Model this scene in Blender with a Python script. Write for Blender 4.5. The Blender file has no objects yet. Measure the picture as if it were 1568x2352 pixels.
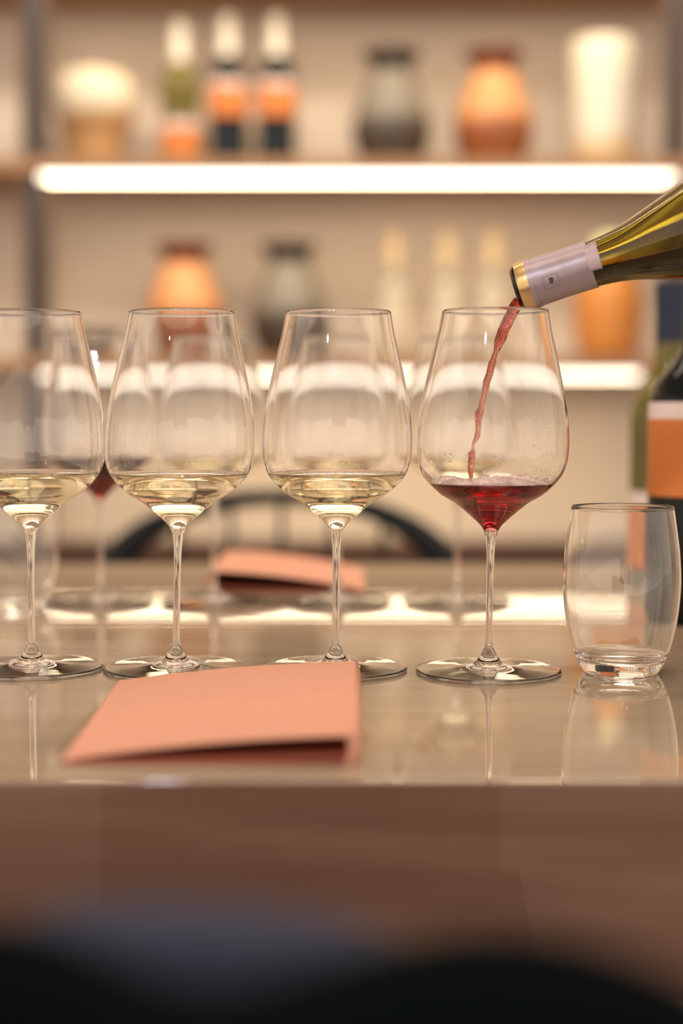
import bpy, bmesh, math, random
from mathutils import Vector, Matrix
from mathutils.bvhtree import BVHTree
random.seed(7)
S = bpy.context.scene
COL = S.collection
PI = math.pi

# ---------------------------------------------------------------- camera
F = 3600.0                       # focal length in pixels of the 1568x2352 frame
CAMZ = 0.9158
PITCH = math.atan((1176 - 945) / F)
cd = bpy.data.cameras.new('camera'); cam = bpy.data.objects.new('camera', cd); COL.objects.link(cam)
cd.sensor_fit = 'VERTICAL'; cd.sensor_height = 36; cd.lens = F / 2352 * 36
cd.clip_start = 0.02; cd.clip_end = 50
cam.location = (0, 0, CAMZ); cam.rotation_euler = (PI / 2 - PITCH, 0, 0)
cd.dof.use_dof = True; cd.dof.focus_distance = 0.995; cd.dof.aperture_fstop = 2.2
S.camera = cam

# ---------------------------------------------------------------- world, lights, exposure
w = bpy.data.worlds.new('world'); S.world = w; w.use_nodes = True
w.node_tree.nodes['Background'].inputs[0].default_value = (0.80, 0.65, 0.53, 1)
w.node_tree.nodes['Background'].inputs[1].default_value = 1.45

def area(name, loc, target, sx, sy, power, color, shape='RECTANGLE', spread=None):
    l = bpy.data.lights.new(name, 'AREA'); l.shape = shape; l.size = sx
    if shape in ('RECTANGLE', 'ELLIPSE'): l.size_y = sy
    l.energy = power; l.color = color
    if spread: l.spread = spread
    o = bpy.data.objects.new(name, l); COL.objects.link(o); o.location = loc
    d = Vector(target) - Vector(loc)
    o.rotation_euler = d.to_track_quat('-Z', 'Y').to_euler()
    return o
area('ceiling_lamp', (0.2, 0.9, 2.55), (0.1, 1.0, 0), 1.6, 0.9, 20, (1.0, 0.84, 0.66))
area('shelf_fill', (0.0, 1.9, 2.55), (0.0, 3.5, 1.2), 2.4, 0.25, 34, (1.0, 0.87, 0.72))  # added fill, not a fixture: lifts the wall behind the shelves
area('side_fill_left', (-2.4, 2.4, 2.5), (-3.5, 2.6, 1.0), 0.4, 1.5, 25, (1.0, 0.84, 0.70))  # added fill that brightens the left side wall, no real lamp
area('side_fill_right', (2.4, 2.4, 2.5), (3.5, 2.6, 1.0), 0.4, 1.5, 25, (1.0, 0.84, 0.70))  # same added fill for the right side wall
area('spotlight_left', (-0.75, -0.9, 2.15), (-0.1, 1.0, 0.8), 0.09, 0.09, 6.0, (0.80, 0.88, 1.0), 'DISK')
area('spotlight_right', (-0.35, -0.9, 2.15), (0.2, 1.0, 0.8), 0.09, 0.09, 6.0, (0.80, 0.88, 1.0), 'DISK')

S.view_settings.view_transform = 'Standard'; S.view_settings.look = 'None'
S.view_settings.gamma = 1; S.view_settings.use_curve_mapping = False
S.view_settings.exposure = 0.30
c = S.cycles
c.max_bounces = 24; c.transmission_bounces = 24; c.glossy_bounces = 8; c.diffuse_bounces = 4
c.transparent_max_bounces = 16; c.sample_clamp_indirect = 6; c.sample_clamp_direct = 0
c.caustics_reflective = True; c.caustics_refractive = True; c.blur_glossy = 0.3
c.use_denoising = True

# ---------------------------------------------------------------- helpers
def P(u, v, d):
    """world point seen at pixel (u, v) at distance y = d"""
    a = (u - 784) / F; b = (1176 - v) / F
    dy = math.cos(PITCH) + b * math.sin(PITCH); dz = -math.sin(PITCH) + b * math.cos(PITCH)
    k = d / dy
    return Vector((a * k, d, CAMZ + dz * k))
TZ = 0.75                        # table top

def link(name, me, mat=None, parent=None):
    o = bpy.data.objects.new(name, me); COL.objects.link(o)
    if mat is not None:
        for m in (mat if isinstance(mat, (list, tuple)) else [mat]):
            me.materials.append(m)
    if parent: o.parent = parent
    return o
def tag(o, label=None, cat=None, group=None, kind=None):
    if label: o['label'] = label
    if cat: o['category'] = cat
    if group: o['group'] = group
    if kind: o['kind'] = kind
    return o
def thing(name, loc, label, cat, group=None, rot=(0, 0, 0)):
    o = bpy.data.objects.new(name, None); COL.objects.link(o); o.location = loc; o.rotation_euler = rot
    o.empty_display_size = 0.05
    return tag(o, label, cat, group)
def bm_obj(name, bm, mat, parent=None, smooth=True, angle=None):
    me = bpy.data.meshes.new(name)
    bmesh.ops.recalc_face_normals(bm, faces=bm.faces)
    bm.to_mesh(me); bm.free()
    if smooth: me.polygons.foreach_set('use_smooth', [True] * len(me.polygons))
    if smooth and angle: me.set_sharp_from_angle(angle=math.radians(angle))
    return link(name, me, mat, parent)
def add_box(bm, x0, x1, y0, y1, z0, z1, bev=0.0, seg=2):
    r = bmesh.ops.create_cube(bm, size=1)
    bmesh.ops.scale(bm, vec=(x1 - x0, y1 - y0, z1 - z0), verts=r['verts'])
    bmesh.ops.translate(bm, vec=((x0 + x1) / 2, (y0 + y1) / 2, (z0 + z1) / 2), verts=r['verts'])
    if bev:
        e = list({e for v in r['verts'] for e in v.link_edges})
        bmesh.ops.bevel(bm, geom=e, offset=bev, segments=seg, affect='EDGES', profile=0.5)
def flat_faces(o):
    for p in o.data.polygons:
        if max(abs(x) for x in p.normal) > 0.9995: p.use_smooth = False
def box(name, x0, x1, y0, y1, z0, z1, mat, parent=None, bev=0.0, seg=2):
    bm = bmesh.new(); add_box(bm, x0, x1, y0, y1, z0, z1, bev, seg)
    o = bm_obj(name, bm, mat, parent, smooth=bool(bev), angle=40 if bev else None)
    flat_faces(o); return o
def spline(pts, n):
    """Catmull-Rom through (r, z) pairs, n steps per span"""
    out = []
    for i in range(len(pts) - 1):
        p0 = pts[max(i - 1, 0)]; p1 = pts[i]; p2 = pts[i + 1]; p3 = pts[min(i + 2, len(pts) - 1)]
        if i == 0: p0 = tuple(2 * a - b for a, b in zip(p1, p2))
        if i + 2 > len(pts) - 1: p3 = tuple(2 * b - a for a, b in zip(p1, p2))
        # centripetal-ish: scale tangents by neighbouring chord lengths
        d1 = max(1e-9, math.dist(p0, p1)); d2 = max(1e-9, math.dist(p1, p2)); d3 = max(1e-9, math.dist(p2, p3))
        for k in range(n):
            t = k / n
            pt = []
            for j in range(len(p1)):
                m1 = (p2[j] - p0[j]) / (d1 + d2) * d2; m2 = (p3[j] - p1[j]) / (d2 + d3) * d2
                h = (2*t**3 - 3*t**2 + 1) * p1[j] + (t**3 - 2*t**2 + t) * m1 + (-2*t**3 + 3*t**2) * p2[j] + (t**3 - t**2) * m2
                pt.append(h)
            out.append(tuple(pt))
    out.append(pts[-1])
    return out
def lathe_mesh(name, prof, seg=64, lean=(0, 0), wob=0.0, flags=None):
    """revolve (r, z); r ~ 0 collapses to a pole. Faces point outwards when the profile runs upwards on the outside"""
    vs = []; rings = []
    for (r, z) in prof:
        ox = lean[0] * z; oy = lean[1] * z
        if r < 1e-6:
            rings.append([len(vs)]); vs.append((ox, oy, z))
        else:
            ids = []
            for k in range(seg):
                a = 2 * PI * k / seg
                ids.append(len(vs)); vs.append((ox + r * math.cos(a), oy + r * math.sin(a), z))
            rings.append(ids)
    fs = []; ff = []
    for i in range(len(rings) - 1):
        A, B = rings[i], rings[i + 1]
        for k in range(seg):
            k2 = (k + 1) % seg
            if len(A) == 1 and len(B) == 1: break
            if len(A) == 1: f = (A[0], B[k2], B[k])
            elif len(B) == 1: f = (A[k], A[k2], B[0])
            else: f = (A[k], A[k2], B[k2], B[k])
            fs.append(f); ff.append(flags[i] if flags else 0)
    me = bpy.data.meshes.new(name); me.from_pydata(vs, [], fs)
    me.polygons.foreach_set('use_smooth', [True] * len(fs))
    if flags:
        at = me.attributes.new('air', 'FLOAT', 'FACE'); at.data.foreach_set('value', [float(x) for x in ff])
    me.update()
    return me
def lathe(name, prof, mat, parent=None, seg=64, lean=(0, 0), sharp=None, flags=None):
    me = lathe_mesh(name, prof, seg, lean, flags=flags)
    if sharp: me.set_sharp_from_angle(angle=math.radians(sharp))
    return link(name, me, mat, parent)
def tube_bm(bm, pts, rad, seg=12, cap=True):
    """tube through points with a radius (or radii) list"""
    n = len(pts); rad = rad if isinstance(rad, (list, tuple)) else [rad] * n
    rings = []; up = Vector((0, 1, 0))
    for i, p in enumerate(pts):
        t = (Vector(pts[min(i + 1, n - 1)]) - Vector(pts[max(i - 1, 0)])).normalized()
        s = t.cross(up)
        if s.length < 1e-4: s = t.cross(Vector((1, 0, 0)))
        s.normalize(); u = s.cross(t).normalized()
        r = rad[i]; rx, ry = (r if isinstance(r, (list, tuple)) else (r, r))
        rings.append([bm.verts.new(Vector(p) + s * rx * math.cos(2 * PI * k / seg) + u * ry * math.sin(2 * PI * k / seg)) for k in range(seg)])
    for i in range(n - 1):
        for k in range(seg):
            bm.faces.new((rings[i][k], rings[i][(k + 1) % seg], rings[i + 1][(k + 1) % seg], rings[i + 1][k]))
    if cap:
        bm.faces.new(rings[0][::-1]); bm.faces.new(rings[-1])

# ---------------------------------------------------------------- materials
class N:
    def __init__(s, name):
        s.m = bpy.data.materials.new(name); s.m.use_nodes = True; s.t = s.m.node_tree; s.t.nodes.clear()
        s.out = s.t.nodes.new('ShaderNodeOutputMaterial')
    def n(s, kind, ins=None, **props):
        x = s.t.nodes.new('ShaderNode' + kind)
        for k, v in props.items(): setattr(x, k, v)
        for k, v in (ins or {}).items():
            if isinstance(v, bpy.types.NodeSocket): s.t.links.new(v, x.inputs[k])
            else: x.inputs[k].default_value = v
        return x
    def ramp(s, fac, stops):
        x = s.t.nodes.new('ShaderNodeValToRGB'); s.t.links.new(fac, x.inputs[0])
        cr = x.color_ramp
        while len(cr.elements) < len(stops): cr.elements.new(0.5)
        for e, (p, col) in zip(cr.elements, stops): e.position = p; e.color = tuple(col) + (1,) if len(col) == 3 else col
        return x.outputs[0]
    def surf(s, sock): s.t.links.new(sock, s.out.inputs['Surface']); return s
    def vol(s, sock): s.t.links.new(sock, s.out.inputs['Volume']); return s
def coord(b, scale=(1, 1, 1), src='Object'):
    tc = b.n('TexCoord'); return b.n('Mapping', {'Vector': tc.outputs[src], 'Scale': scale}).outputs[0]
def plain(name, col, rough=0.5, metal=0.0, var=0.06, nscale=20, bump=0.0, spec=0.5, coat=0.0, sheen=0.0):
    b = N(name); v = coord(b)
    nz = b.n('TexNoise', {'Vector': v, 'Scale': nscale, 'Detail': 4.0})
    lo = tuple(x * (1 - var) for x in col); hi = tuple(min(1, x * (1 + var)) for x in col)
    cc = b.ramp(nz.outputs[0], [(0.3, lo), (0.7, hi)])
    ins = {'Base Color': cc, 'Roughness': rough, 'Metallic': metal, 'Specular IOR Level': spec, 'Coat Weight': coat, 'Sheen Weight': sheen}
    if bump: ins['Normal'] = b.n('Bump', {'Height': nz.outputs[0], 'Strength': bump, 'Distance': 0.002}).outputs[0]
    b.surf(b.n('BsdfPrincipled', ins).outputs[0]); return b.m
def emit(name, col, k):
    b = N(name); b.surf(b.n('Emission', {'Color': col + (1,), 'Strength': k}).outputs[0]); return b.m

M = {}
M['wall'] = plain('warm_plaster', (0.68, 0.585, 0.48), 0.85, nscale=3, var=0.05, bump=0.05)
M['floor'] = plain('dark_floor', (0.16, 0.11, 0.08), 0.5)
M['ceil'] = plain('ceiling_paint', (0.6, 0.52, 0.45), 0.9)
def wood(name, c1, c2, rough=0.45):
    b = N(name); v = coord(b, (1.5, 22, 30))
    nz = b.n('TexNoise', {'Vector': v, 'Scale': 2.0, 'Detail': 6.0, 'Distortion': 0.6})
    cc = b.ramp(nz.outputs[0], [(0.3, c1), (0.7, c2)])
    bp = b.n('Bump', {'Height': nz.outputs[0], 'Strength': 0.1, 'Distance': 0.001})
    b.surf(b.n('BsdfPrincipled', {'Base Color': cc, 'Roughness': rough, 'Normal': bp.outputs[0]}).outputs[0]); return b.m
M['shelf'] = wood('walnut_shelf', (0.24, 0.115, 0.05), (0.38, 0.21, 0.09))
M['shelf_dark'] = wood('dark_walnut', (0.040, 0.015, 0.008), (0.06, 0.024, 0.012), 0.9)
M['post'] = plain('bronze_post', (0.095, 0.068, 0.055), 0.6, spec=0.3)
M['postd'] = plain('bronze_post_slot', (0.06, 0.048, 0.042), 0.6)
# polished table: brown stone-like slab with fine lengthwise ripples
def table_mat(name, stops):
    b = N(name); v = coord(b, (1.2, 9, 14))
    nz = b.n('TexNoise', {'Vector': v, 'Scale': 3.0, 'Detail': 5.0, 'Distortion': 0.8})
    cc = b.ramp(nz.outputs[0], stops)
    v2 = coord(b, (3.0, 140.0, 30.0))
    n2 = b.n('TexNoise', {'Vector': v2, 'Scale': 1.0, 'Detail': 2.0, 'Distortion': 0.3})
    bp = b.n('Bump', {'Height': n2.outputs[0], 'Strength': 0.06, 'Distance': 0.0006})
    b.surf(b.n('BsdfPrincipled', {'Base Color': cc, 'Roughness': 0.03, 'IOR': 1.55, 'Normal': bp.outputs[0]}).outputs[0]); return b.m
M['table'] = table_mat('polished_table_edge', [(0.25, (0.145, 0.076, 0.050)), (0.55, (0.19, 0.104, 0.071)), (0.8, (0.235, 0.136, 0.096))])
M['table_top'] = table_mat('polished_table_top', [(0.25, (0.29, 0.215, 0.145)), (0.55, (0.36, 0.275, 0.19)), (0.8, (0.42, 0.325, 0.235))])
# glass, wine
def glass_mat(name, ior=1.5, col=(1, 1, 1)):
    b = N(name); b.surf(b.n('BsdfGlass', {'Color': col + (1,), 'Roughness': 0.0, 'IOR': ior}).outputs[0]); return b.m
M['glass'] = glass_mat('crystal', 1.5)
def wine_mat(name, dens, col, bump=0.0):
    """one shader for the whole liquid: wine against air on top, wine against glass at the sides"""
    b = N(name)
    at = b.n('Attribute', attribute_name='air')
    mr = b.n('MapRange', {'Value': at.outputs['Fac'], 'From Min': 0.0, 'From Max': 1.0, 'To Min': 1.34 / 1.5, 'To Max': 1.34})
    ins = {'Color': (1, 1, 1, 1), 'Roughness': 0.0, 'IOR': mr.outputs[0]}
    b.surf(b.n('BsdfGlass', ins).outputs[0])
    b.vol(b.n('VolumeAbsorption', {'Color': col + (1,), 'Density': dens}).outputs[0])
    return b.m
M['white_wine'] = wine_mat('white_wine', 9.5, (0.84, 0.73, 0.24))
M['red_wine'] = wine_mat('red_wine', 120, (0.78, 0.06, 0.12))
M['dark_wine'] = wine_mat('dark_red_wine', 170, (0.70, 0.0, 0.05))
def liquid_mat(name, dens, col, ior=1.34):
    b = N(name); v = coord(b)
    nz = b.n('TexNoise', {'Vector': v, 'Scale': 260.0, 'Detail': 1.0})
    bp = b.n('Bump', {'Height': nz.outputs[0], 'Strength': 0.5, 'Distance': 0.0015})
    b.surf(b.n('BsdfGlass', {'Color': (1, 1, 1, 1), 'Roughness': 0.02, 'IOR': ior, 'Normal': bp.outputs[0]}).outputs[0])
    b.vol(b.n('VolumeAbsorption', {'Color': col + (1,), 'Density': dens}).outputs[0]); return b.m
M['stream'] = liquid_mat('pouring_wine', 620, (0.86, 0.34, 0.10))
M['drop'] = glass_mat('water_drop', 1.33)
M['foam'] = None
def foam_mat():
    b = N('wine_foam'); v = coord(b)
    vo = b.n('TexVoronoi', {'Vector': v, 'Scale': 700.0})
    cc = b.ramp(vo.outputs[0], [(0.0, (1.0, 0.92, 0.90)), (0.5, (0.90, 0.70, 0.68))])
    bp = b.n('Bump', {'Height': vo.outputs[0], 'Strength': 0.6, 'Distance': 0.0006})
    p = b.n('BsdfPrincipled', {'Base Color': cc, 'Roughness': 0.25, 'Subsurface Weight': 0.0, 'Transmission Weight': 0.0, 'IOR': 1.2, 'Normal': bp.outputs[0]})
    tr = b.n('BsdfTransparent', {'Color': (1, 0.85, 0.85, 1)})
    nz = b.n('TexNoise', {'Vector': v, 'Scale': 90.0, 'Detail': 3.0})
    mr = b.n('MapRange', {'Value': nz.outputs[0], 'From Min': 0.42, 'From Max': 0.58, 'To Min': 0.55, 'To Max': 0.97})
    b.surf(b.n('MixShader', {0: mr.outputs[0], 1: tr.outputs[0], 2: p.outputs[0]}).outputs[0]); return b.m
M['foam'] = foam_mat()
def bottle_glass(name, dens, col, ior=1.5):
    b = N(name)
    b.surf(b.n('BsdfGlass', {'Color': (1, 1, 1, 1), 'Roughness': 0.02, 'IOR': ior}).outputs[0])
    b.vol(b.n('VolumeAbsorption', {'Color': col + (1,), 'Density': dens}).outputs[0]); return b.m
M['olive_glass'] = bottle_glass('olive_bottle_glass', 620, (0.66, 0.60, 0.0))
M['olive_solid'] = plain('olive_bottle', (0.11, 0.092, 0.006), 0.12, var=0.15, nscale=10, spec=0.6)
M['dark_solid'] = plain('dark_bottle', (0.004, 0.007, 0.007), 0.08, var=0.1, spec=0.22)
M['pale_solid'] = plain('pale_bottle', (0.42, 0.37, 0.27), 0.15)
M['capsule_lilac'] = plain('lilac_foil', (0.34, 0.27, 0.29), 0.36, metal=0.35, nscale=60, bump=0.15)
M['capsule_mark'] = plain('foil_stamp', (0.27, 0.20, 0.21), 0.5, metal=0.2)
M['capsule_seal'] = plain('foil_seal', (0.44, 0.34, 0.34), 0.45, metal=0.2)
M['gold'] = plain('gold_foil', (0.70, 0.48, 0.22), 0.28, metal=0.85, nscale=80, bump=0.2)
M['capsule_white'] = plain('white_foil', (0.70, 0.66, 0.58), 0.3)
M['capsule_cream'] = plain('cream_foil', (0.55, 0.42, 0.24), 0.4)
M['capsule_blue'] = plain('navy_foil', (0.022, 0.030, 0.052), 0.4, spec=0.2)
M['orange_label'] = plain('orange_label', (0.57, 0.17, 0.03), 0.55, var=0.04)
M['pale_label'] = plain('pale_label', (0.72, 0.60, 0.58), 0.6)
M['grey_label'] = plain('grey_label', (0.20, 0.18, 0.15), 0.6)
M['sand_label'] = plain('sand_label', (0.55, 0.48, 0.38), 0.6)
M['card'] = plain('coral_card', (0.61, 0.30, 0.205), 0.75, var=0.025, nscale=300, bump=0.05, spec=0.25)
M['card_shade'] = plain('coral_card_shaded', (0.42, 0.11, 0.06), 0.8, var=0.03)  # redder and darker than the cover: shade between the leaves painted in
M['card_mark'] = plain('card_print', (0.62, 0.26, 0.16), 0.7, var=0.02, spec=0.25)
M['black'] = plain('black_lacquer', (0.008, 0.010, 0.013), 0.5, spec=0.12)
M['leather'] = plain('black_leather', (0.002, 0.0035, 0.004), 0.9, spec=0.03, nscale=60, bump=0.1)
M['slate'] = plain('slate_blue_matte', (0.050, 0.052, 0.076), 0.9, spec=0.1)
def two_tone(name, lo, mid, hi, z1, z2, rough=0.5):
    """ceramic coloured in height zones with wavy borders; z in metres above the foot"""
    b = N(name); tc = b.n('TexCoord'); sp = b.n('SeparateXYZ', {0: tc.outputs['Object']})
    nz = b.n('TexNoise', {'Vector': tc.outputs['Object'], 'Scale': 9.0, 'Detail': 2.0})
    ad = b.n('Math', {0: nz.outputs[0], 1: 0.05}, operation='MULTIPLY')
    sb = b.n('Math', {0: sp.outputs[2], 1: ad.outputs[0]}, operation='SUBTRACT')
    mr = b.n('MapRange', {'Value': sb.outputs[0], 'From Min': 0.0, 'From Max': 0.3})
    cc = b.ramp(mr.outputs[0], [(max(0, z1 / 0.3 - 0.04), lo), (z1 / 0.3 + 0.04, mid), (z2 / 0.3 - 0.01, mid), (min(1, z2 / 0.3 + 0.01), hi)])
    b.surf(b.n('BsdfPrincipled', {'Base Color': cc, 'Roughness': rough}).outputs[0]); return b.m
M['vase_orange'] = two_tone('terracotta_glaze', (0.24, 0.07, 0.015), (0.58, 0.26, 0.10), (0.14, 0.035, 0.012), 0.075, 0.172)  # vases: darker towards the foot and at the collar
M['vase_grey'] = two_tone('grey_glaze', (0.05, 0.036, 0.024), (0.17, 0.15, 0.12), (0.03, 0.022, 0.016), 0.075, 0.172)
M['jar_orange'] = two_tone('orange_glaze', (0.55, 0.22, 0.05), (0.50, 0.19, 0.032), (0.50, 0.19, 0.032), 0.03, 0.29)
M['pot_cream'] = two_tone('cream_glaze', (0.42, 0.24, 0.10), (0.70, 0.61, 0.46), (0.70, 0.61, 0.46), 0.085, 0.29)
M['cyl_cream'] = two_tone('cream_cylinder', (0.55, 0.40, 0.22), (0.66, 0.61, 0.51), (0.66, 0.61, 0.51), 0.03, 0.29)
M['lid'] = plain('pale_green_glaze', (0.66, 0.66, 0.42), 0.4)
M['bowl_dark'] = plain('dark_stoneware', (0.07, 0.05, 0.04), 0.5)
M['led_bottom'] = emit('led_diffuser', (1.0, 0.77, 0.46), 20)
M['led_bottom_low'] = emit('led_diffuser_bright', (1.0, 0.77, 0.46), 36)
M['led_front_low'] = emit('led_front_cream', (1.0, 0.90, 0.74), 2.7)
M['led_front'] = emit('led_front', (1.0, 0.88, 0.72), 3.6)
M['lampmetal'] = plain('lamp_profile', (0.5, 0.45, 0.4), 0.4, metal=0.6)

# ---------------------------------------------------------------- the room
SY = 3.2; WY = 3.5
def structure(o): o['kind'] = 'structure'; return o
structure(box('floor', -3.5, 3.5, -2.5, WY + 0.1, -0.05, 0, M['floor']))
structure(box('ceiling', -3.5, 3.5, -2.5, WY + 0.1, 2.7, 2.75, M['ceil']))
structure(box('wall_back', -3.5, 3.5, WY, WY + 0.1, 0, 2.7, M['wall']))
structure(box('wall_left', -3.6, -3.5, 1.7, WY + 0.1, 0, 2.7, M['wall']))
structure(box('wall_right', 3.5, 3.6, 1.7, WY + 0.1, 0, 2.7, M['wall']))

# shelving: four boards on slotted posts, an LED profile under the front of each
ze = [P(0, v, SY).z for v in (-50, 405, 860, 1314)]        # heights of the light profiles
unit = thing('shelving_unit', (0, 3.35, 0), 'wall shelving of dark walnut boards on slim bronze posts behind the table', 'shelving')
def sub(o, root):                                           # parent while keeping the world place
    o.parent = root; o.matrix_parent_inverse = Matrix.Translation(root.location).inverted(); return o
TOPS = []
for i, z in enumerate(ze):
    u = z + 0.007
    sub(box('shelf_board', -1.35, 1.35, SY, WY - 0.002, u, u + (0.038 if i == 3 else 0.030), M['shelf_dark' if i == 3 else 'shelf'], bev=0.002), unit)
    TOPS.append(u + 0.030)
for px in (78, 1558):
    x = P(px, 400, SY).x
    pb = bmesh.new()
    add_box(pb, x - 0.026, x - 0.010, SY + 0.004, SY + 0.05, 0.0, 2.3, 0.002)
    add_box(pb, x - 0.010, x + 0.008, SY + 0.020, SY + 0.04, 0.0, 2.3)
    add_box(pb, x + 0.008, x + 0.026, SY + 0.004, SY + 0.05, 0.0, 2.3, 0.002)
    post = sub(bm_obj('post', pb, M['post'], smooth=False), unit)
    sl = box('slot', x - 0.009, x + 0.007, SY + 0.014, SY + 0.021, 0.02, 2.28, M['postd']); sl.parent = post
led_lab = ['warm LED light bar under the topmost shelf above the vases', 'brightest long LED light bar, under the shelf that carries the white-capped bottles',
           'LED light bar under the lower shelf, seen through the row of wine glasses']
for i, z in enumerate(ze[:3]):
    x0 = P(92, 405, SY).x; x1 = P(1552 if i < 2 else 1474, 405, SY).x
    t = thing('light_bar', ((x0 + x1) / 2, SY + 0.014, z), led_lab[i], 'light', 'LED light bars under the shelves')
    L = (x1 - x0) / 2
    bm = bmesh.new(); add_box(bm, -L, L, -0.012, 0.012, -0.0058, 0.0062, 0.0)
    me = bpy.data.meshes.new('diffuser'); bm.normal_update(); bm.to_mesh(me); bm.free()
    o = link('diffuser', me, [M['led_front_low' if i == 2 else 'led_front'], M['led_bottom_low' if i == 2 else 'led_bottom'], M['lampmetal']], t)
    for p in me.polygons:
        p.material_index = 1 if p.normal.z < -0.5 else (2 if (p.normal.z > 0.5 or p.normal.y > 0.5) else 0)
    for s in (-1, 1):
        box('end_cap', s * L - (0.0 if s > 0 else 0.002), s * L + (0.002 if s > 0 else 0.0), -0.0125, 0.0125, -0.0061, 0.0065, M['lampmetal'], t)

# ---------------------------------------------------------------- table
TY0, TY1 = 0.699, 1.705
tb = thing('table', (0, 1.24, 0), 'long polished brown tasting table with a thick front edge under the glasses', 'table')
tt = sub(box('tabletop', -1.5, 1.5, TY0, TY1, TZ - 0.10, TZ, M['table'], bev=0.002, seg=3), tb)
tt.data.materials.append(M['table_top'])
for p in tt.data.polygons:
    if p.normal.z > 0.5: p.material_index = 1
for x in (-1.2, 1.2):
    sub(box('leg_panel', x - 0.04, x + 0.04, TY0 + 0.15, TY1 - 0.15, 0.0, TZ - 0.10, M['table'], bev=0.003), tb)

# ---------------------------------------------------------------- stemware
OUT = [(0.0034, 0.0870), (0.0050, 0.0912), (0.0080, 0.0952), (0.0228, 0.1078), (0.0328, 0.1140), (0.0425, 0.1238), (0.0463, 0.1318), (0.0477, 0.1430),
       (0.0473, 0.1560), (0.0463, 0.1650), (0.0441, 0.1780), (0.0412, 0.1917), (0.0380, 0.2056), (0.0354, 0.2167), (0.0333, 0.2288)]
bowl_out = spline(OUT, 8)
def inner_of(prof, th):
    res = []
    for i, (r, z) in enumerate(prof):
        a = prof[max(i - 1, 0)]; b = prof[min(i + 1, len(prof) - 1)]
        dr, dz = b[0] - a[0], b[1] - a[1]; l = math.hypot(dr, dz)
        res.append((r - dz / l * th, z + dr / l * th))
    return res
bowl_in = [p for p in inner_of(bowl_out, 0.0007) if p[0] > 0.0022 and p[1] > 0.0905]
IN_BOT = bowl_in[0][1] - 0.0012
in_full = [(0.0, IN_BOT), (bowl_in[0][0] * 0.6, IN_BOT + 0.0003)] + bowl_in
def r_in(z):
    for a, b in zip(in_full, in_full[1:]):
        if a[1] <= z <= b[1]: return a[0] + (b[0] - a[0]) * (z - a[1]) / max(1e-9, b[1] - a[1])
    return in_full[-1][0]
STEM = spline([(0.0034, 0.0870), (0.0027, 0.0800), (0.0023, 0.0700), (0.00215, 0.0500), (0.0022, 0.0300), (0.0026, 0.0185), (0.0030, 0.0160)], 5)[::-1]
FOOT = [(0.0, 0.0014), (0.030, 0.0012), (0.0445, 0.0003), (0.0456, 0.0003), (0.0462, 0.0010), (0.0462, 0.0018), (0.0456, 0.0025)] + \
       spline([(0.0445, 0.0025), (0.0300, 0.0033), (0.0180, 0.0041), (0.0115, 0.0054), (0.0078, 0.0078), (0.0052, 0.0115), (0.0030, 0.0160)], 6)
RIM_TOP = bowl_out[-1][1] + 0.0004
def make_glass(x, y, lean, label, wine, level, group, seg=96):
    t = thing('wine_glass', (x, y, TZ), label, 'wine glass', group)
    lp = (lean, 0.0)
    lathe('foot', FOOT, M['glass'], t, seg, lp)
    lathe('stem', STEM, M['glass'], t, 32, lp)
    prof = list(bowl_out)
    prof += [(bowl_out[-1][0] - 0.00035, RIM_TOP)]
    above = [p for p in bowl_in[::-1] if p[1] > level + 0.0003]
    prof += above + [(r_in(level), level)]
    lathe('bowl', prof, M['glass'], t, seg, lp)
    rl = r_in(level)
    side = [p for p in in_full if p[1] < level - 0.0003] + [(rl, level)]
    top = [(rl - 0.0006, level - 0.0006), (rl - 0.0016, level - 0.0010), (rl - 0.003, level - 0.0012), (rl * 0.5, level - 0.0012), (0.0, level - 0.0012)]
    fl = [0] * (len(side) - 1) + [1] * len(top)
    lathe('wine', side + top, M[wine], t, seg, lp, flags=fl)
    return t
front_lab = ['leftmost front wine glass of white wine, cut off by the left picture edge',
             'front wine glass of white wine directly behind the left half of the coral menu card',
             'front wine glass of white wine behind the right edge of the coral menu card',
             'front wine glass being filled with red wine from the tilted bottle']
gl = []
for (px, py, topx), lab, wn, lv in zip([(73, 1535, 66), (403, 1537, 418), (770, 1537, 777), (1121, 1543, 1137)], front_lab,
                                     ['white_wine'] * 3 + ['red_wine'], [0.1272, 0.1268, 0.1268, 0.1210]):
    d = CAMZ - TZ - 0.0015
    y = d * F / (py - 945)
    p = P(px, py, y); q = P(topx, 720, y)
    gl.append(make_glass(p.x, y, (q.x - p.x) / 0.228, lab, wn, lv, 'large wine glasses in the front row'))
back_lab = ['back-row wine glass of dark red wine, between the first two front glasses',
            'back-row wine glass of white wine behind the second front glass',
            'back-row wine glass of white wine right behind the third front glass',
            'rightmost back-row wine glass of white wine, left of the pouring glass stem']
for px, lab, wn in zip((232, 491, 776, 1049), back_lab, ['dark_wine'] + ['white_wine'] * 3):
    y = (CAMZ - TZ) * F / (1386 - 945); p = P(px, 1386, y)
    make_glass(p.x, y, 0, lab, wn, 0.1265, 'large wine glasses in the back row', seg=72)

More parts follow.
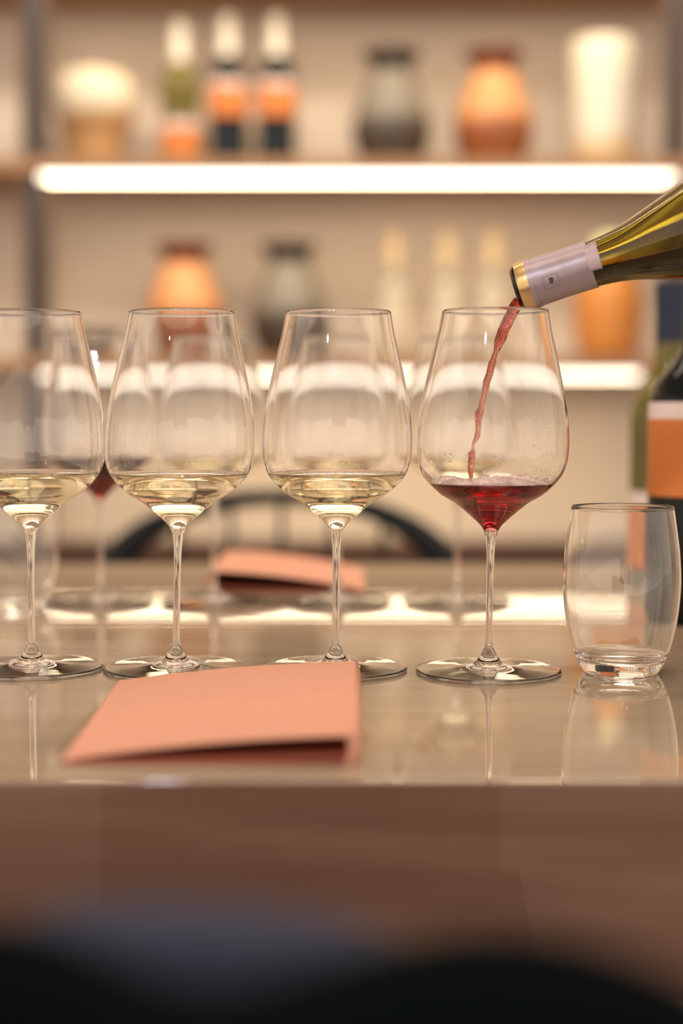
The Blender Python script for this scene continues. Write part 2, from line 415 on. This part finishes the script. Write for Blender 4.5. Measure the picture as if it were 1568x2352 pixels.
# red-wine froth and droplets belong to the glass being filled
g4 = gl[3]
lean4 = (P(1137, 720, 1).x - P(1121, 1543, 1).x) / 0.228
lv4 = 0.1210; rr = r_in(lv4) - 0.0016
bm = bmesh.new(); NS = 96; NR = 14
from mathutils import noise
def fh(x, y, r):
    e = r / rr
    return lv4 + 0.0002 + 0.0036 * max(0, noise.noise(Vector((x * 70 + 3, y * 70, 1.7))) + 0.35) + 0.0016 * noise.noise(Vector((x * 300, y * 300, 0)))
tops = []; bots = []
for i in range(NR + 1):
    r = 0.0006 + (rr - 0.0006) * i / NR
    A = []; B = []
    for k in range(NS):
        a = 2 * PI * k / NS; x = r * math.cos(a); y = r * math.sin(a)
        edge = 1 - max(0, (i / NR - 0.85) / 0.15) * 0.85
        A.append(bm.verts.new((x + lean4 * lv4, y, lv4 - 0.0006 + (fh(x, y, r) - lv4 + 0.0006) * edge)))
        B.append(bm.verts.new((x + lean4 * lv4, y, lv4 - 0.0009)))
    tops.append(A); bots.append(B)
for i in range(NR):
    for k in range(NS):
        k2 = (k + 1) % NS
        bm.faces.new((tops[i][k], tops[i][k2], tops[i + 1][k2], tops[i + 1][k]))
bm.faces.new(tops[0])
for k in range(NS):
    k2 = (k + 1) % NS
    bm.faces.new((tops[-1][k], tops[-1][k2], bots[-1][k2], bots[-1][k]))
fo = bm_obj('foam', bm, M['foam'], g4); fo['kind'] = 'stuff'
fo['label'] = 'pale pink froth floating on the red wine'

bm = bmesh.new()
for k in range(150):
    a = random.uniform(0, 2 * PI); r0 = rr * math.sqrt(random.uniform(0.1, 0.97)); x = r0 * math.cos(a); y = r0 * math.sin(a)
    q = random.uniform(.0004, .0012)
    bmesh.ops.create_icosphere(bm, subdivisions=2, radius=q, matrix=Matrix.Translation((x + lean4 * lv4, y, fh(x, y, r0) + q * 0.2 - 0.0003)))
ob = bm_obj('foam_bubbles', bm, M['drop'], g4); ob['kind'] = 'stuff'
def droplets(g, lean, spots, name='droplets', lab=None):
    """beads of liquid clinging to the inside of the bowl: (angle, z, radius)"""
    bm = bmesh.new()
    for a, z, r in spots:
        R = r_in(z) - r * 0.25
        mat = Matrix.Translation((R * math.cos(a) + lean * z, R * math.sin(a), z)) @ Matrix.Rotation(a, 4, 'Z') @ Matrix.Diagonal((0.45, 1.0, 1.25, 1))
        bmesh.ops.create_icosphere(bm, subdivisions=2, radius=r, matrix=mat)
    o = bm_obj(name, bm, M['drop'], g); o['kind'] = 'stuff'
    if lab: o['label'] = lab
    return o
def bead(px, py, front, r, cx, y0=1.0):
    p = P(px, py, 0.99 if front else 1.02); z = p.z - TZ
    off = (p.x - cx - lean4 * z) / r_in(z); off = max(-0.97, min(0.97, off)); a = math.acos(off)
    return (-a if front else a, z, r)
cx4 = g4.location.x
sp = []
for (px, py, r) in [(1013, 1042, .0011), (1025, 1041, .0013), (985, 1055, .0013), (1025, 1056, .0013), (1121, 1048, .0011), (1070, 1065, .0009), (1098, 1078, .0010),
                    (1207, 1022, .0011), (1221, 1025, .0009), (1232, 1025, .0009), (1257, 1026, .0008), (1249, 1043, .0010), (1246, 976, .0011), (1207, 970, .0008),
                    (1164, 998, .0009), (1183, 969, .0006), (973, 1027, .0007), (1192, 1019, .0005), (1224, 1005, .0004), (1255, 1000, .0005), (1214, 1075, .0010),
                    (1200, 1057, .0005), (1208, 1062, .0005), (1270, 1070, .0008), (1050, 1076, .0007), (1105, 1060, .0005), (1076, 940, .0003), (1120, 950, .0003)]:
    sp.append(bead(px, py, True, r * 0.85, cx4))
for k in range(26):
    a = random.uniform(0, 2 * PI); z = lv4 + random.uniform(0.002, 0.007) ; sp.append((a, z, random.uniform(.0003, .0008)))
droplets(g4, lean4, sp, lab='small splashes clinging to the bowl above the red wine')
for gi, lv in ((1, 0.1268), (2, 0.1268), (0, 0.1272)):
    g = gl[gi]; s2 = []
    for k in range(70 if gi == 2 else 34):
        a = random.uniform(0, 2 * PI)
        s2.append((a, lv + abs(random.gauss(0, 0.0012)) + 0.0004, random.uniform(.0002, .0005)))
    for k in range(10):
        s2.append((random.uniform(0, 2 * PI), lv + random.uniform(0.003, 0.03), random.uniform(.0002, .0004)))
    ln = [0, 0, 0]
    p1 = [(73, 1535, 66), (403, 1537, 418), (770, 1537, 777)][gi]
    y = g.location.y; le = (P(p1[2], 720, y).x - P(p1[0], p1[1], y).x) / 0.228
    droplets(g, le, s2, 'bubbles', 'tiny bubbles at the edge of the wine')

# ---------------------------------------------------------------- tumblers
def tumbler(px, py, y, lab, seg=96):
    p = P(px, py, y)
    t = thing('tumbler', (p.x, y, TZ), lab, 'tumbler', 'stemless glass tumblers')
    o = spline([(0.0235, 0.0012), (0.0275, 0.0075), (0.0315, 0.0180), (0.0350, 0.0340), (0.0368, 0.0500), (0.0371, 0.0620), (0.0362, 0.0770), (0.0345, 0.0900), (0.0322, 0.1058)], 8)
    inn = [q for q in inner_of(o, 0.0010) if q[1] > 0.012]
    bot = [(0.0, 0.0022), (0.014, 0.0018), (0.0205, 0.0004), (0.0225, 0.0003)]
    lathe('body', bot + o + [(o[-1][0] - 0.0006, o[-1][1] + 0.0005)] + inn[::-1] + [(inn[0][0] * 0.9, inn[0][1] - 0.0022), (inn[0][0] * 0.6, inn[0][1] - 0.0038), (0.0, inn[0][1] - 0.0045)], M['glass'], t, seg)
    return t
yt = (CAMZ - TZ - 0.001) * F / (1545 - 945)
tumbler(1425, 1545, yt, 'empty stemless glass tumbler at the right, in front of the standing bottles')
tumbler(36, 1400, (CAMZ - TZ) * F / (1396 - 945), 'blurred stemless glass tumbler at the left picture edge behind the glasses', 72)

# ---------------------------------------------------------------- bottles
def bottle_prof(rb, h, kind='burgundy'):
    pts = [(0.0, 0.006), (rb * 0.55, 0.004), (rb * 0.86, 0.0008), (rb * 0.96, 0.003), (rb, 0.010), (rb, 0.06), (rb, h - 0.172)]
    pts = [(r, z) for r, z in pts]
    if kind == 'burgundy':
        sh = [(rb * 0.995, h - 0.160), (rb * 0.955, h - 0.147), (0.0338 * rb / 0.0415, h - 0.124), (0.0287 * rb / 0.0415, h - 0.108), (0.0232 * rb / 0.0415, h - 0.091),
              (0.0185 * rb / 0.0415, h - 0.076), (0.0160, h - 0.064), (0.0146, h - 0.050), (0.0143, h - 0.030)]
    else:
        sh = [(rb * 0.995, h - 0.130), (rb * 0.96, h - 0.118), (rb * 0.80, h - 0.103), (rb * 0.58, h - 0.092), (0.0165, h - 0.080), (0.0148, h - 0.065), (0.0143, h - 0.030)]
    return pts[:5] + [(rb, 0.04), (rb, (h - 0.17) * 0.6)] + spline([(rb, h - 0.172 if kind == 'burgundy' else h - 0.15)] + sh, 5)
LIP = [(0.0143, -0.012), (0.0150, -0.0105), (0.0150, -0.004), (0.0142, -0.0018), (0.0128, 0.0), (0.0102, -0.0006), (0.0095, -0.004)]
def band(name, z0, z1, prof, off, mat, parent, seg=48, a0=0.0, a1=2 * PI, sub_=None):
    """a sleeve or patch following the bottle profile between two heights"""
    def rad(z):
        for a, b in zip(prof, prof[1:]):
            if a[1] <= z <= b[1] and b[1] > a[1]: return a[0] + (b[0] - a[0]) * (z - a[1]) / (b[1] - a[1])
        return prof[-1][0]
    n = max(2, int((z1 - z0) / 0.004)); full = abs(a1 - a0 - 2 * PI) < 1e-4
    vs = []; fs = []; m = seg if full else seg + 1
    for s in (0, 1):
        for i in range(n + 1):
            z = z0 + (z1 - z0) * i / n; r = rad(z) + (off if s == 0 else off * 0.3)
            for k in range(m):
                a = a0 + (a1 - a0) * k / seg; vs.append((r * math.cos(a), r * math.sin(a), z))
    B = (n + 1) * m
    for i in range(n):
        for k in range(seg):
            k2 = (k + 1) % m
            fs.append((i * m + k, i * m + k2, (i + 1) * m + k2, (i + 1) * m + k)); fs.append((B + i * m + k, B + (i + 1) * m + k, B + (i + 1) * m + k2, B + i * m + k2))
    for k in range(seg):
        k2 = (k + 1) % m
        fs.append((k, B + k, B + k2, k2)); fs.append((n * m + k, n * m + k2, B + n * m + k2, B + n * m + k))
    if not full:
        for i in range(n):
            fs.append((i * m, (i + 1) * m, B + (i + 1) * m, B + i * m)); fs.append((i * m + seg, B + i * m + seg, B + (i + 1) * m + seg, (i + 1) * m + seg))
    me = bpy.data.meshes.new(name); me.from_pydata(vs, [], fs)
    me.polygons.foreach_set('use_smooth', [True] * len(fs)); me.set_sharp_from_angle(angle=math.radians(40))
    return link(name, me, mat, parent)
def bottle(name, loc, rb, h, label, cat_group, glass, capsule, bands, kind='burgundy', cap_len=0.06, seg=48, rotz=0, y_off=None):
    t = thing(name, loc, label, 'bottle', cat_group, (0, 0, rotz))
    prof = bottle_prof(rb, h, kind)
    full = prof + [(r, h + z) for r, z in LIP] + [(0.0, h - 0.004)]
    lathe('body', full, M[glass], t, seg)
    pr2 = prof + [(0.0150, h - 0.0105), (0.0151, h)]
    cp = band('capsule', h - cap_len, h + 0.0004, pr2, 0.0006 if y_off is None else y_off, M[capsule], t, seg)
    lathe('capsule_top', [(0.0156, h + 0.0003), (0.0150, h + 0.0010), (0.0, h + 0.0010)], M[capsule], cp, seg)
    for nm, z0, z1, mt in bands: band(nm, z0, z1, prof, 0.0004, M[mt], t, seg)
    return t, prof
HIGH = [('label_strip', 0.160, 0.173, 'pale_label'), ('front_label', 0.100, 0.160, 'orange_label')]
LOW = [('label_strip', 0.076, 0.090, 'pale_label'), ('front_label', 0.018, 0.076, 'orange_label')]
# on the table, right
y = 1.50; p = P(1538, 945, y)
bottle('wine_bottle', (p.x, y, TZ), 0.0375, 0.287, 'olive green bottle with navy neck foil, standing behind the black bottle', 'bottles standing on the table', 'olive_solid', 'capsule_blue', LOW, kind='b', cap_len=0.056)
y = 1.235; p = P(1612, 945, y)
tb_, pf = bottle('wine_bottle', (p.x, y, TZ), 0.0415, 0.296, 'black wine bottle with orange label at the right picture edge', 'bottles standing on the table', 'dark_solid', 'capsule_blue', HIGH, kind='b')
em = band('emblem', 0.128, 0.137, pf, 0.0006, M['capsule_seal'], tb_, 8, math.radians(-118), math.radians(-108))
em['label'] = 'small pale mark on the orange label'

# ---- the tilted bottle
H = 0.296
th = math.radians(17.2); ph = math.radians(13)
D = Vector((math.cos(ph) * math.cos(th), -math.sin(ph), math.cos(ph) * math.sin(th))).normalized()   # mouth -> base
mouth = P(1184, 663, 1.005)
t = thing('pouring_bottle', mouth + D * H, 'tilted olive green wine bottle with lilac neck foil pouring red wine', 'bottle')
zax = -D; xax = Vector((0, 0, 1)).cross(zax).normalized(); yax = zax.cross(xax)   # yax points up, xax sideways
t.rotation_euler = Matrix((xax, yax, zax)).transposed().to_euler()
prof = bottle_prof(0.0415, H)
outer = prof + [(r, H + z) for r, z in LIP]
inn = [(r, z) for r, z in inner_of(prof[5:], 0.003)]
lathe('body', outer + [(r, z) for r, z in inn[::-1]] + [(0.034, 0.012), (0.015, 0.010), (0.0, 0.010)], M['olive_glass'], t, 96)
pr2 = prof + [(0.0150, H - 0.0105), (0.0150, H - 0.004), (0.0142, H - 0.0018)]
cap = band('capsule', H - 0.0500, H - 0.0100, pr2, 0.0007, M['capsule_lilac'], t, 64)
band('foil_ridge', H - 0.0135, H - 0.0100, pr2, 0.0011, M['capsule_lilac'], cap, 64)
gb = band('gold_band', H - 0.0100, H - 0.0030, pr2, 0.0005, M['gold'], t, 64); gb['label'] = 'shiny gold band below the lip'
# which angle faces the camera? direction in local axes
toc = (Vector((0, 0, CAMZ)) - (mouth + D * 0.04)).normalized()
loc_a = math.atan2(toc.dot(yax), toc.dot(xax))
sgn = 1 if (Matrix.Rotation(0.1, 3, zax) @ toc).z > toc.z else -1
def ang(up): return loc_a + sgn * up
def patch(name, z0, z1, u0, u1, mat, par, off=0.0010, seg=16):
    a, b = sorted((ang(u0), ang(u1)))
    return band(name, z0, z1, pr2, off, mat, par, seg, a, b)
sl = patch('foil_tab', H - 0.0565, H - 0.0500, -0.28, 0.92, M['capsule_lilac'], cap, 0.0008); 
sl = patch('foil_seal', H - 0.0560, H - 0.0485, -0.20, 0.70, M['capsule_seal'], cap, 0.0010); sl['label'] = 'paler paper seal at the end of the foil'
# dark shaded sleeve of glass at the base of the foil
st = patch('stamp', H - 0.0290, H - 0.0185, -0.45, 0.12, M['capsule_mark'], cap, 0.0009); st['label'] = 'small square stamp pressed into the foil'
st2 = patch('stamp_centre', H - 0.0282, H - 0.0193, -0.40, 0.07, M['capsule_lilac'], cap, 0.0011)
st3 = patch('stamp_figure', H - 0.0256, H - 0.0228, -0.24, 0.0, M['postd'], cap, 0.0012, 8)
st4 = patch('stamp_figure', H - 0.0268, H - 0.0250, -0.30, -0.16, M['capsule_mark'], cap, 0.0013, 8)
# wine left inside: inner shape cut by a sloping liquid level
lv_prof = [(0.0, 0.0105), (0.015, 0.0105), (0.034, 0.0125)] + [(r - 0.0003, z) for r, z in inn] 
me = lathe_mesh('tmp', lv_prof + [(0.0, inn[-1][1])], 64)
bm = bmesh.new(); bm.from_mesh(me); bpy.data.meshes.remove(me)
R = Matrix((xax, yax, zax)).transposed().to_4x4(); R.translation = mouth + D * H
a = P(1568, 560, 0.93); b_ = P(1390, 606, 0.97)
no = Vector((-(a.z - b_.z), 0, a.x - b_.x)).normalized()
co_l = R.inverted() @ a; no_l = R.to_3x3().inverted() @ no
bmesh.ops.bisect_plane(bm, geom=bm.verts[:] + bm.edges[:] + bm.faces[:], plane_co=co_l, plane_no=no_l, clear_outer=True)
bmesh.ops.holes_fill(bm, edges=[e for e in bm.edges if e.is_boundary])
bw = bm_obj('wine', bm, None, t, angle=50)
bw.data.materials.append(liquid_mat('bottle_wine', 1500, (0.55, 0.05, 0.02)))

# ---- the falling stream: centre line and half width read per height, built with bumps
ST = [(684, 1180, 1204), (697, 1171, 1203), (712, 1164, 1194), (731, 1153, 1183), (756, 1143, 1172), (782, 1136, 1161), (807, 1132, 1146), (833, 1122, 1139), (858, 1116, 1133), (879, 1108, 1126), (897, 1107, 1122),
      (917, 1101, 1115), (935, 1097, 1112), (950, 1090, 1110), (966, 1090, 1106), (986, 1091, 1103), (1006, 1088, 1101), (1022, 1083, 1090), (1032, 1082, 1090), (1042, 1073, 1092),
      (1051, 1075, 1091), (1063, 1074, 1088), (1080, 1074, 1087), (1096, 1076, 1086), (1110, 1077, 1085)]
sp = spline([(float(v), (a + b) / 2.0, (b - a) / 2.0) for v, a, b in ST], 5)
pts = []; rad = []
for v, cx, hw in sp:
    f = max(0.0, min(1.0, (v - 690) / 100.0)); f = f * f * (3 - 2 * f)
    pts.append(P(cx, v, 1.004 - 0.004 * f)); rad.append(hw / F)
bm = bmesh.new(); SG = 28; rings = []
for i, (p, r) in enumerate(zip(pts, rad)):
    ring = []
    for k in range(SG):
        a = 2 * PI * k / SG
        q = Vector((math.cos(a), math.sin(a) * 0.75, 0)) * r
        n1 = noise.noise(Vector((math.cos(a) * 1.6, math.sin(a) * 1.6, p.z * 190)))
        n2 = noise.noise(Vector((math.cos(a) * 3 + 5, math.sin(a) * 3, p.z * 420)))
        ring.append(bm.verts.new(p + q * (1 + 0.16 * n1 + 0.08 * n2)))
    rings.append(ring)
for i in range(len(rings) - 1):
    for k in range(SG): bm.faces.new((rings[i][k], rings[i][(k + 1) % SG], rings[i + 1][(k + 1) % SG], rings[i + 1][k]))
bm.faces.new(rings[0]); bm.faces.new(rings[-1])
so = bm_obj('wine_stream', bm, M['stream'])
tag(so, 'thin twisting stream of red wine falling from the bottle mouth into the glass', 'wine')

# ---------------------------------------------------------------- menu cards
def menu_card(loc, rot, w_, dp, hh, skew, label, group):
    """folded card: spine at local +x, open edge at local x = 0, depth along +y"""
    t = thing('menu_card', loc, label, 'menu card', group, (0, 0, rot))
    th_ = 0.0007; NX, NY = 40, 10
    def zt(s):                                   # height of the top cover across its width
        return 0.0016 + (hh - 0.0016) * (1.75 * s - 0.75 * s * s)
    def sheet(name, fz, mat, under=False):
        bm = bmesh.new(); A = []; B = []
        for i in range(NX + 1):
            s = i / NX; ra = []; rb = []
            for j in range(NY + 1):
                q = j / NY
                x = w_ * s + skew * q * (1 - s); yy = dp * q
                z = fz(s, q)
                ra.append(bm.verts.new((x, yy, z + th_))); rb.append(bm.verts.new((x, yy, z)))
            A.append(ra); B.append(rb)
        for i in range(NX):
            for j in range(NY):
                bm.faces.new((A[i][j], A[i + 1][j], A[i + 1][j + 1], A[i][j + 1])); bm.faces.new((B[i][j], B[i][j + 1], B[i + 1][j + 1], B[i + 1][j]))
            bm.faces.new((A[i][0], B[i][0], B[i + 1][0], A[i + 1][0])); bm.faces.new((A[i][NY], A[i + 1][NY], B[i + 1][NY], B[i][NY]))
        for j in range(NY):
            bm.faces.new((A[0][j], A[0][j + 1], B[0][j + 1], B[0][j])); bm.faces.new((A[NX][j], B[NX][j], B[NX][j + 1], A[NX][j + 1]))
        return bm_obj(name, bm, mat, t, angle=50)
    cov = sheet('front_cover', lambda s, q: zt(s) - 0.0002, M['card'])
    sheet('back_cover', lambda s, q: 0.0003, M['card_shade'])
    sheet('inner_leaf', lambda s, q: 0.0011 + (hh * 0.16) * s ** 2.5, M['card_shade'])
    # rounded spine joining both covers
    bm = bmesh.new(); R_ = hh / 2 + 0.0004; pa = []; pb = []
    for i in range(13):
        a = -PI / 2 + PI * i / 12
        for lst, rr_ in ((pa, R_), (pb, R_ - th_)):
            lst.append([bm.verts.new((w_ - (0.0004 if lst is pa else 0.0062) + rr_ * 0.42 * math.cos(a), yy, R_ + rr_ * math.sin(a))) for yy in (0, dp)])
    for i in range(12):
        bm.faces.new((pa[i][0], pa[i][1], pa[i + 1][1], pa[i + 1][0])); bm.faces.new((pb[i][0], pb[i + 1][0], pb[i + 1][1], pb[i][1]))
        for j in (0, 1): bm.faces.new((pa[i][j], pb[i][j], pb[i + 1][j], pa[i + 1][j]))
    bm_obj('spine', bm, M['card'], t)
    return t, cov, zt
nl = P(141, 1765, 0.729); 
t, cov, zt = menu_card((nl.x, 0.729, TZ), math.radians(-0.6), 0.1385, 0.218, 0.0137, -0.006, 'coral folded menu card lying in front of the wine glasses', 'coral folded menu cards')
# faint blind-printed line on the cover, too soft to read
bm = bmesh.new(); x = 0.070
for k, wd in enumerate((0.003, 0.002, 0.0035, 0.0025, 0.004, 0.002, 0.003, 0.0025)):
    s = x / 0.1375; z = zt(s) + 0.0005
    add_box(bm, x, x + wd, 0.103, 0.1055, z, z + 0.00028)
    x += wd + 0.0009
mk = bm_obj('print', bm, M['card_mark'], cov, smooth=False)
mk['label'] = 'faint darker line of print on the cover'
nr = P(829, 1360, 1.425)
menu_card((nr.x + 0.004, 1.425 + 0.215, TZ), math.radians(180.0), 0.142, 0.211, 0.0195, 0.0, 'blurred coral folded menu card at the far side of the table', 'coral folded menu cards')

# ---------------------------------------------------------------- chairs
cx = P(643, 1200, 2.25).x
ch = thing('dining_chair', (cx, 2.2, -0.0), 'black round-backed wooden chair with spindles beyond the table', 'chair')
AR = spline([(a_, b_z - 0.011) for a_, b_z in [(-0.252, 0.665), (-0.240, 0.705), (-0.205, 0.745), (-0.150, 0.776), (-0.080, 0.795), (0.0, 0.801), (0.080, 0.795), (0.150, 0.776), (0.205, 0.745), (0.240, 0.705), (0.252, 0.665)]], 6)
def yb(x): return 0.10 - 0.9 * x * x
bm = bmesh.new()
tube_bm(bm, [(x, yb(x), z) for x, z in AR], [0.012 + 0.013 * min(1, abs(x) / 0.25) ** 2 for x, z in AR], 14)
sub_p = bm_obj('back_rail', bm, M['black'], ch)
for s in (-1, 1):
    bm = bmesh.new(); tube_bm(bm, [(s * 0.252, yb(0.252), 0.672), (s * 0.235, 0.02, 0.55), (s * 0.205, 0.0, 0.455)], 0.014, 10)
    bm_obj('back_post', bm, M['black'], ch)
for x in (-0.150, -0.075, 0.0, 0.075, 0.150):
    zt_ = 0.790 - (0.025 if abs(x) > 0.1 else 0.006 if x else 0)
    bm = bmesh.new(); tube_bm(bm, [(x, yb(x), zt_), (x * 0.95, yb(x) - 0.01, 0.62), (x * 0.9, 0.04, 0.455)], 0.0048, 8)
    bm_obj('spindle', bm, M['black'], ch)
bm = bmesh.new(); add_box(bm, -0.225, 0.225, -0.36, 0.07, 0.43, 0.46, 0.012, 3); bm_obj('seat', bm, M['black'], ch, angle=60)
for sx in (-1, 1):
    for yy in (-0.32, 0.03):
        bm = bmesh.new(); tube_bm(bm, [(sx * 0.19, yy, 0.435), (sx * 0.215, yy + (0.02 if yy > 0 else -0.02), 0.0)], [0.016, 0.011], 10); bm_obj('leg', bm, M['black'], ch)

# near chair, its padded back almost touching the camera: only a dark blur
fc = thing('dining_chair', (-0.02, 0.36, 0), 'dark blurred chair back in the foreground, cut off by the lower picture edge', 'chair')
def padded(name, xs, zs, mat, y0, thick, zlow):
    """upright pad: top outline through (x, z), rounded over in depth"""
    sp_ = spline(list(zip(xs, zs)), 6); bm = bmesh.new(); rings = []
    for x, z in sp_:
        ring = []
        for k in range(13):
            a = PI * k / 12
            ring.append(bm.verts.new((x - fc.location.x, y0 - fc.location.y + thick * math.cos(a), z - thick + thick * math.sin(a))))
        ring.append(bm.verts.new((x - fc.location.x, y0 - fc.location.y - thick, zlow))); ring.append(bm.verts.new((x - fc.location.x, y0 - fc.location.y + thick, zlow)))
        rings.append(ring)
    m = 15
    for i in range(len(rings) - 1):
        for k in range(m): bm.faces.new((rings[i][k], rings[i][(k + 1) % m], rings[i + 1][(k + 1) % m], rings[i + 1][k]))
    bm.faces.new(rings[0]); bm.faces.new(rings[-1])
    return bm_obj(name, bm, mat, fc, angle=60)
def wx(px, d=0.34): return P(px, 2100, d).x
def wz(py, d=0.34): return P(784, py, d).z
pxs = [-900, -300, 0, 150, 300, 450, 620, 800, 960, 1120, 1300, 1450, 1600, 1900]
pys = [2160, 2105, 2118, 2160, 2240, 2280, 2262, 2200, 2160, 2140, 2158, 2200, 2262, 2420]
padded('back_pad', [wx(a) for a in pxs], [wz(b) for b in pys], M['leather'], 0.34, 0.018, 0.56)
pad = padded('blue_pad', [wx(a, .375) for a in (-150, 150, 450, 750, 1000)], [wz(b, .375) for b in (2180, 2085, 2070, 2105, 2190)], M['slate'], 0.375, 0.010, 0.62)  # slate blue pad standing just beyond the black one
pad['label'] = 'slate blue pad showing over the black back'
bm = bmesh.new(); add_box(bm, -0.21, 0.21, -0.03, 0.40, 0.43, 0.48, 0.02, 3); bm_obj('seat', bm, M['leather'], fc, angle=60)
for sx in (-1, 1):
    bm = bmesh.new(); tube_bm(bm, [(sx * 0.13, -0.015, 0.60), (sx * 0.16, -0.01, 0.44)], 0.012, 10); bm_obj('back_strut', bm, M['leather'], fc)
    for yy in (0.0, 0.36):
        bm = bmesh.new(); tube_bm(bm, [(sx * 0.18, yy, 0.44), (sx * 0.2, yy, 0.0)], [0.016, 0.011], 10); bm_obj('leg', bm, M['leather'], fc)

# ---------------------------------------------------------------- shelf pieces
OY = 3.34
def on(px, shelf):                                # x for a pixel column on shelf i
    return P(px, 400, OY).x, TOPS[shelf]
VP = spline([(0.055, 0.0), (0.067, 0.020), (0.079, 0.055), (0.082, 0.078), (0.077, 0.110), (0.063, 0.150), (0.047, 0.188), (0.041, 0.206), (0.053, 0.226), (0.061, 0.236)], 5)
def open_vessel(name, prof, mat, px, shelf, label, cat, group=None, sc=1.0, seg=48, parts=None):
    x, z = on(px, shelf); t = thing(name, (x, OY, z), label, cat, group)
    pr = [(r * sc, zz * sc) for r, zz in prof]
    inner = [q for q in inner_of(pr, 0.005) if q[1] > 0.012][::-1]
    lathe('body', [(0.0, 0.0005)] + pr + inner + [(0.0, inner[-1][1])], mat, t, seg, sharp=60)
    return t
def vase(px, shelf, mat, label, group):
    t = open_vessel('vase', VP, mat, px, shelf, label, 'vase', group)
    lip = lathe('rim', [(0.0605, 0.2345), (0.0625, 0.2380), (0.0610, 0.2420), (0.0560, 0.2420), (0.0545, 0.2380), (0.0550, 0.2340)], M['bowl_dark'] if mat is M['vase_grey'] else M['vase_orange'], t, 48)
    return t
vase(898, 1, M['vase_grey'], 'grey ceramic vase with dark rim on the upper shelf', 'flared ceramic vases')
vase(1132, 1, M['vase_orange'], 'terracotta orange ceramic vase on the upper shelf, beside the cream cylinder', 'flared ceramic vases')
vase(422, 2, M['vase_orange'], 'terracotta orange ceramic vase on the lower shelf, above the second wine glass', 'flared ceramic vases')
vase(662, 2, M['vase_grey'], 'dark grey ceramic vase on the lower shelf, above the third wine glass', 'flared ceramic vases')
open_vessel('cylinder_vase', spline([(0.056, 0.0), (0.062, 0.008), (0.064, 0.06), (0.066, 0.15), (0.069, 0.22), (0.068, 0.262)], 5), M['cyl_cream'], 1382, 1, 'tall cream cylinder vase at the right end of the upper shelf', 'vase')
t = open_vessel('round_pot', spline([(0.045, 0.0), (0.054, 0.015), (0.062, 0.060), (0.080, 0.100), (0.089, 0.130), (0.089, 0.155), (0.078, 0.182), (0.055, 0.197), (0.038, 0.200)], 5), M['pot_cream'], 218, 1, 'round cream and brown pot at the left end of the upper shelf', 'pot')
lathe('lid', [(0.040, 0.1995), (0.036, 0.203), (0.018, 0.206), (0.0, 0.2065)], M['pot_cream'], t, 40)
t = open_vessel('lidded_jar', spline([(0.045, 0.0), (0.060, 0.015), (0.070, 0.060), (0.0715, 0.110), (0.066, 0.150), (0.050, 0.190), (0.040, 0.205), (0.038, 0.215)], 5), M['jar_orange'], 1400, 2, 'round orange jar with pale green lid behind the tilted bottle', 'jar')
lathe('lid', spline([(0.042, 0.213), (0.041, 0.225), (0.034, 0.245), (0.018, 0.260), (0.0, 0.264)], 4), M['lid'], t, 40)
open_vessel('bowl', spline([(0.035, 0.0), (0.050, 0.012), (0.062, 0.035), (0.066, 0.058)], 5), M['bowl_dark'], 203, 2, 'low dark bowl on the lower shelf near the left post', 'bowl')
sb = [(415, 'olive_solid', LOW, 'leftmost white-capped bottle on the upper shelf, olive with a low orange label', 0.300),
      (524, 'dark_solid', HIGH, 'middle white-capped bottle on the upper shelf, dark with a high orange label', 0.314),
      (636, 'dark_solid', HIGH, 'right white-capped bottle on the upper shelf, dark, nearest the grey vase', 0.314)]
for px, gm, bd, lb, hh in sb:
    x, z = on(px, 1)
    bd2 = [(a, z0 + 0.004, z1 + 0.004, m) for a, z0, z1, m in bd]
    bottle('wine_bottle', (x, OY, z), 0.0400, hh, lb, 'white-capped bottles on the upper shelf', gm, 'capsule_white', bd2, kind='b', cap_len=0.080, seg=40, y_off=0.0018)
PB = [('neck_label', 0.160, 0.186, 'grey_label'), ('front_label', 0.04, 0.12, 'sand_label')]
for px, lb in ((905, 'leftmost of three pale cream-capped bottles on the lower shelf'), (1027, 'middle of three pale cream-capped bottles on the lower shelf'),
               (1133, 'rightmost of three pale cream-capped bottles, just left of the tilted bottle neck')):
    x, z = on(px, 2)
    bottle('wine_bottle', (x, OY, z), 0.034, 0.262, lb, 'cream-capped bottles on the lower shelf', 'pale_solid', 'capsule_cream', PB, kind='b', cap_len=0.070, seg=40)
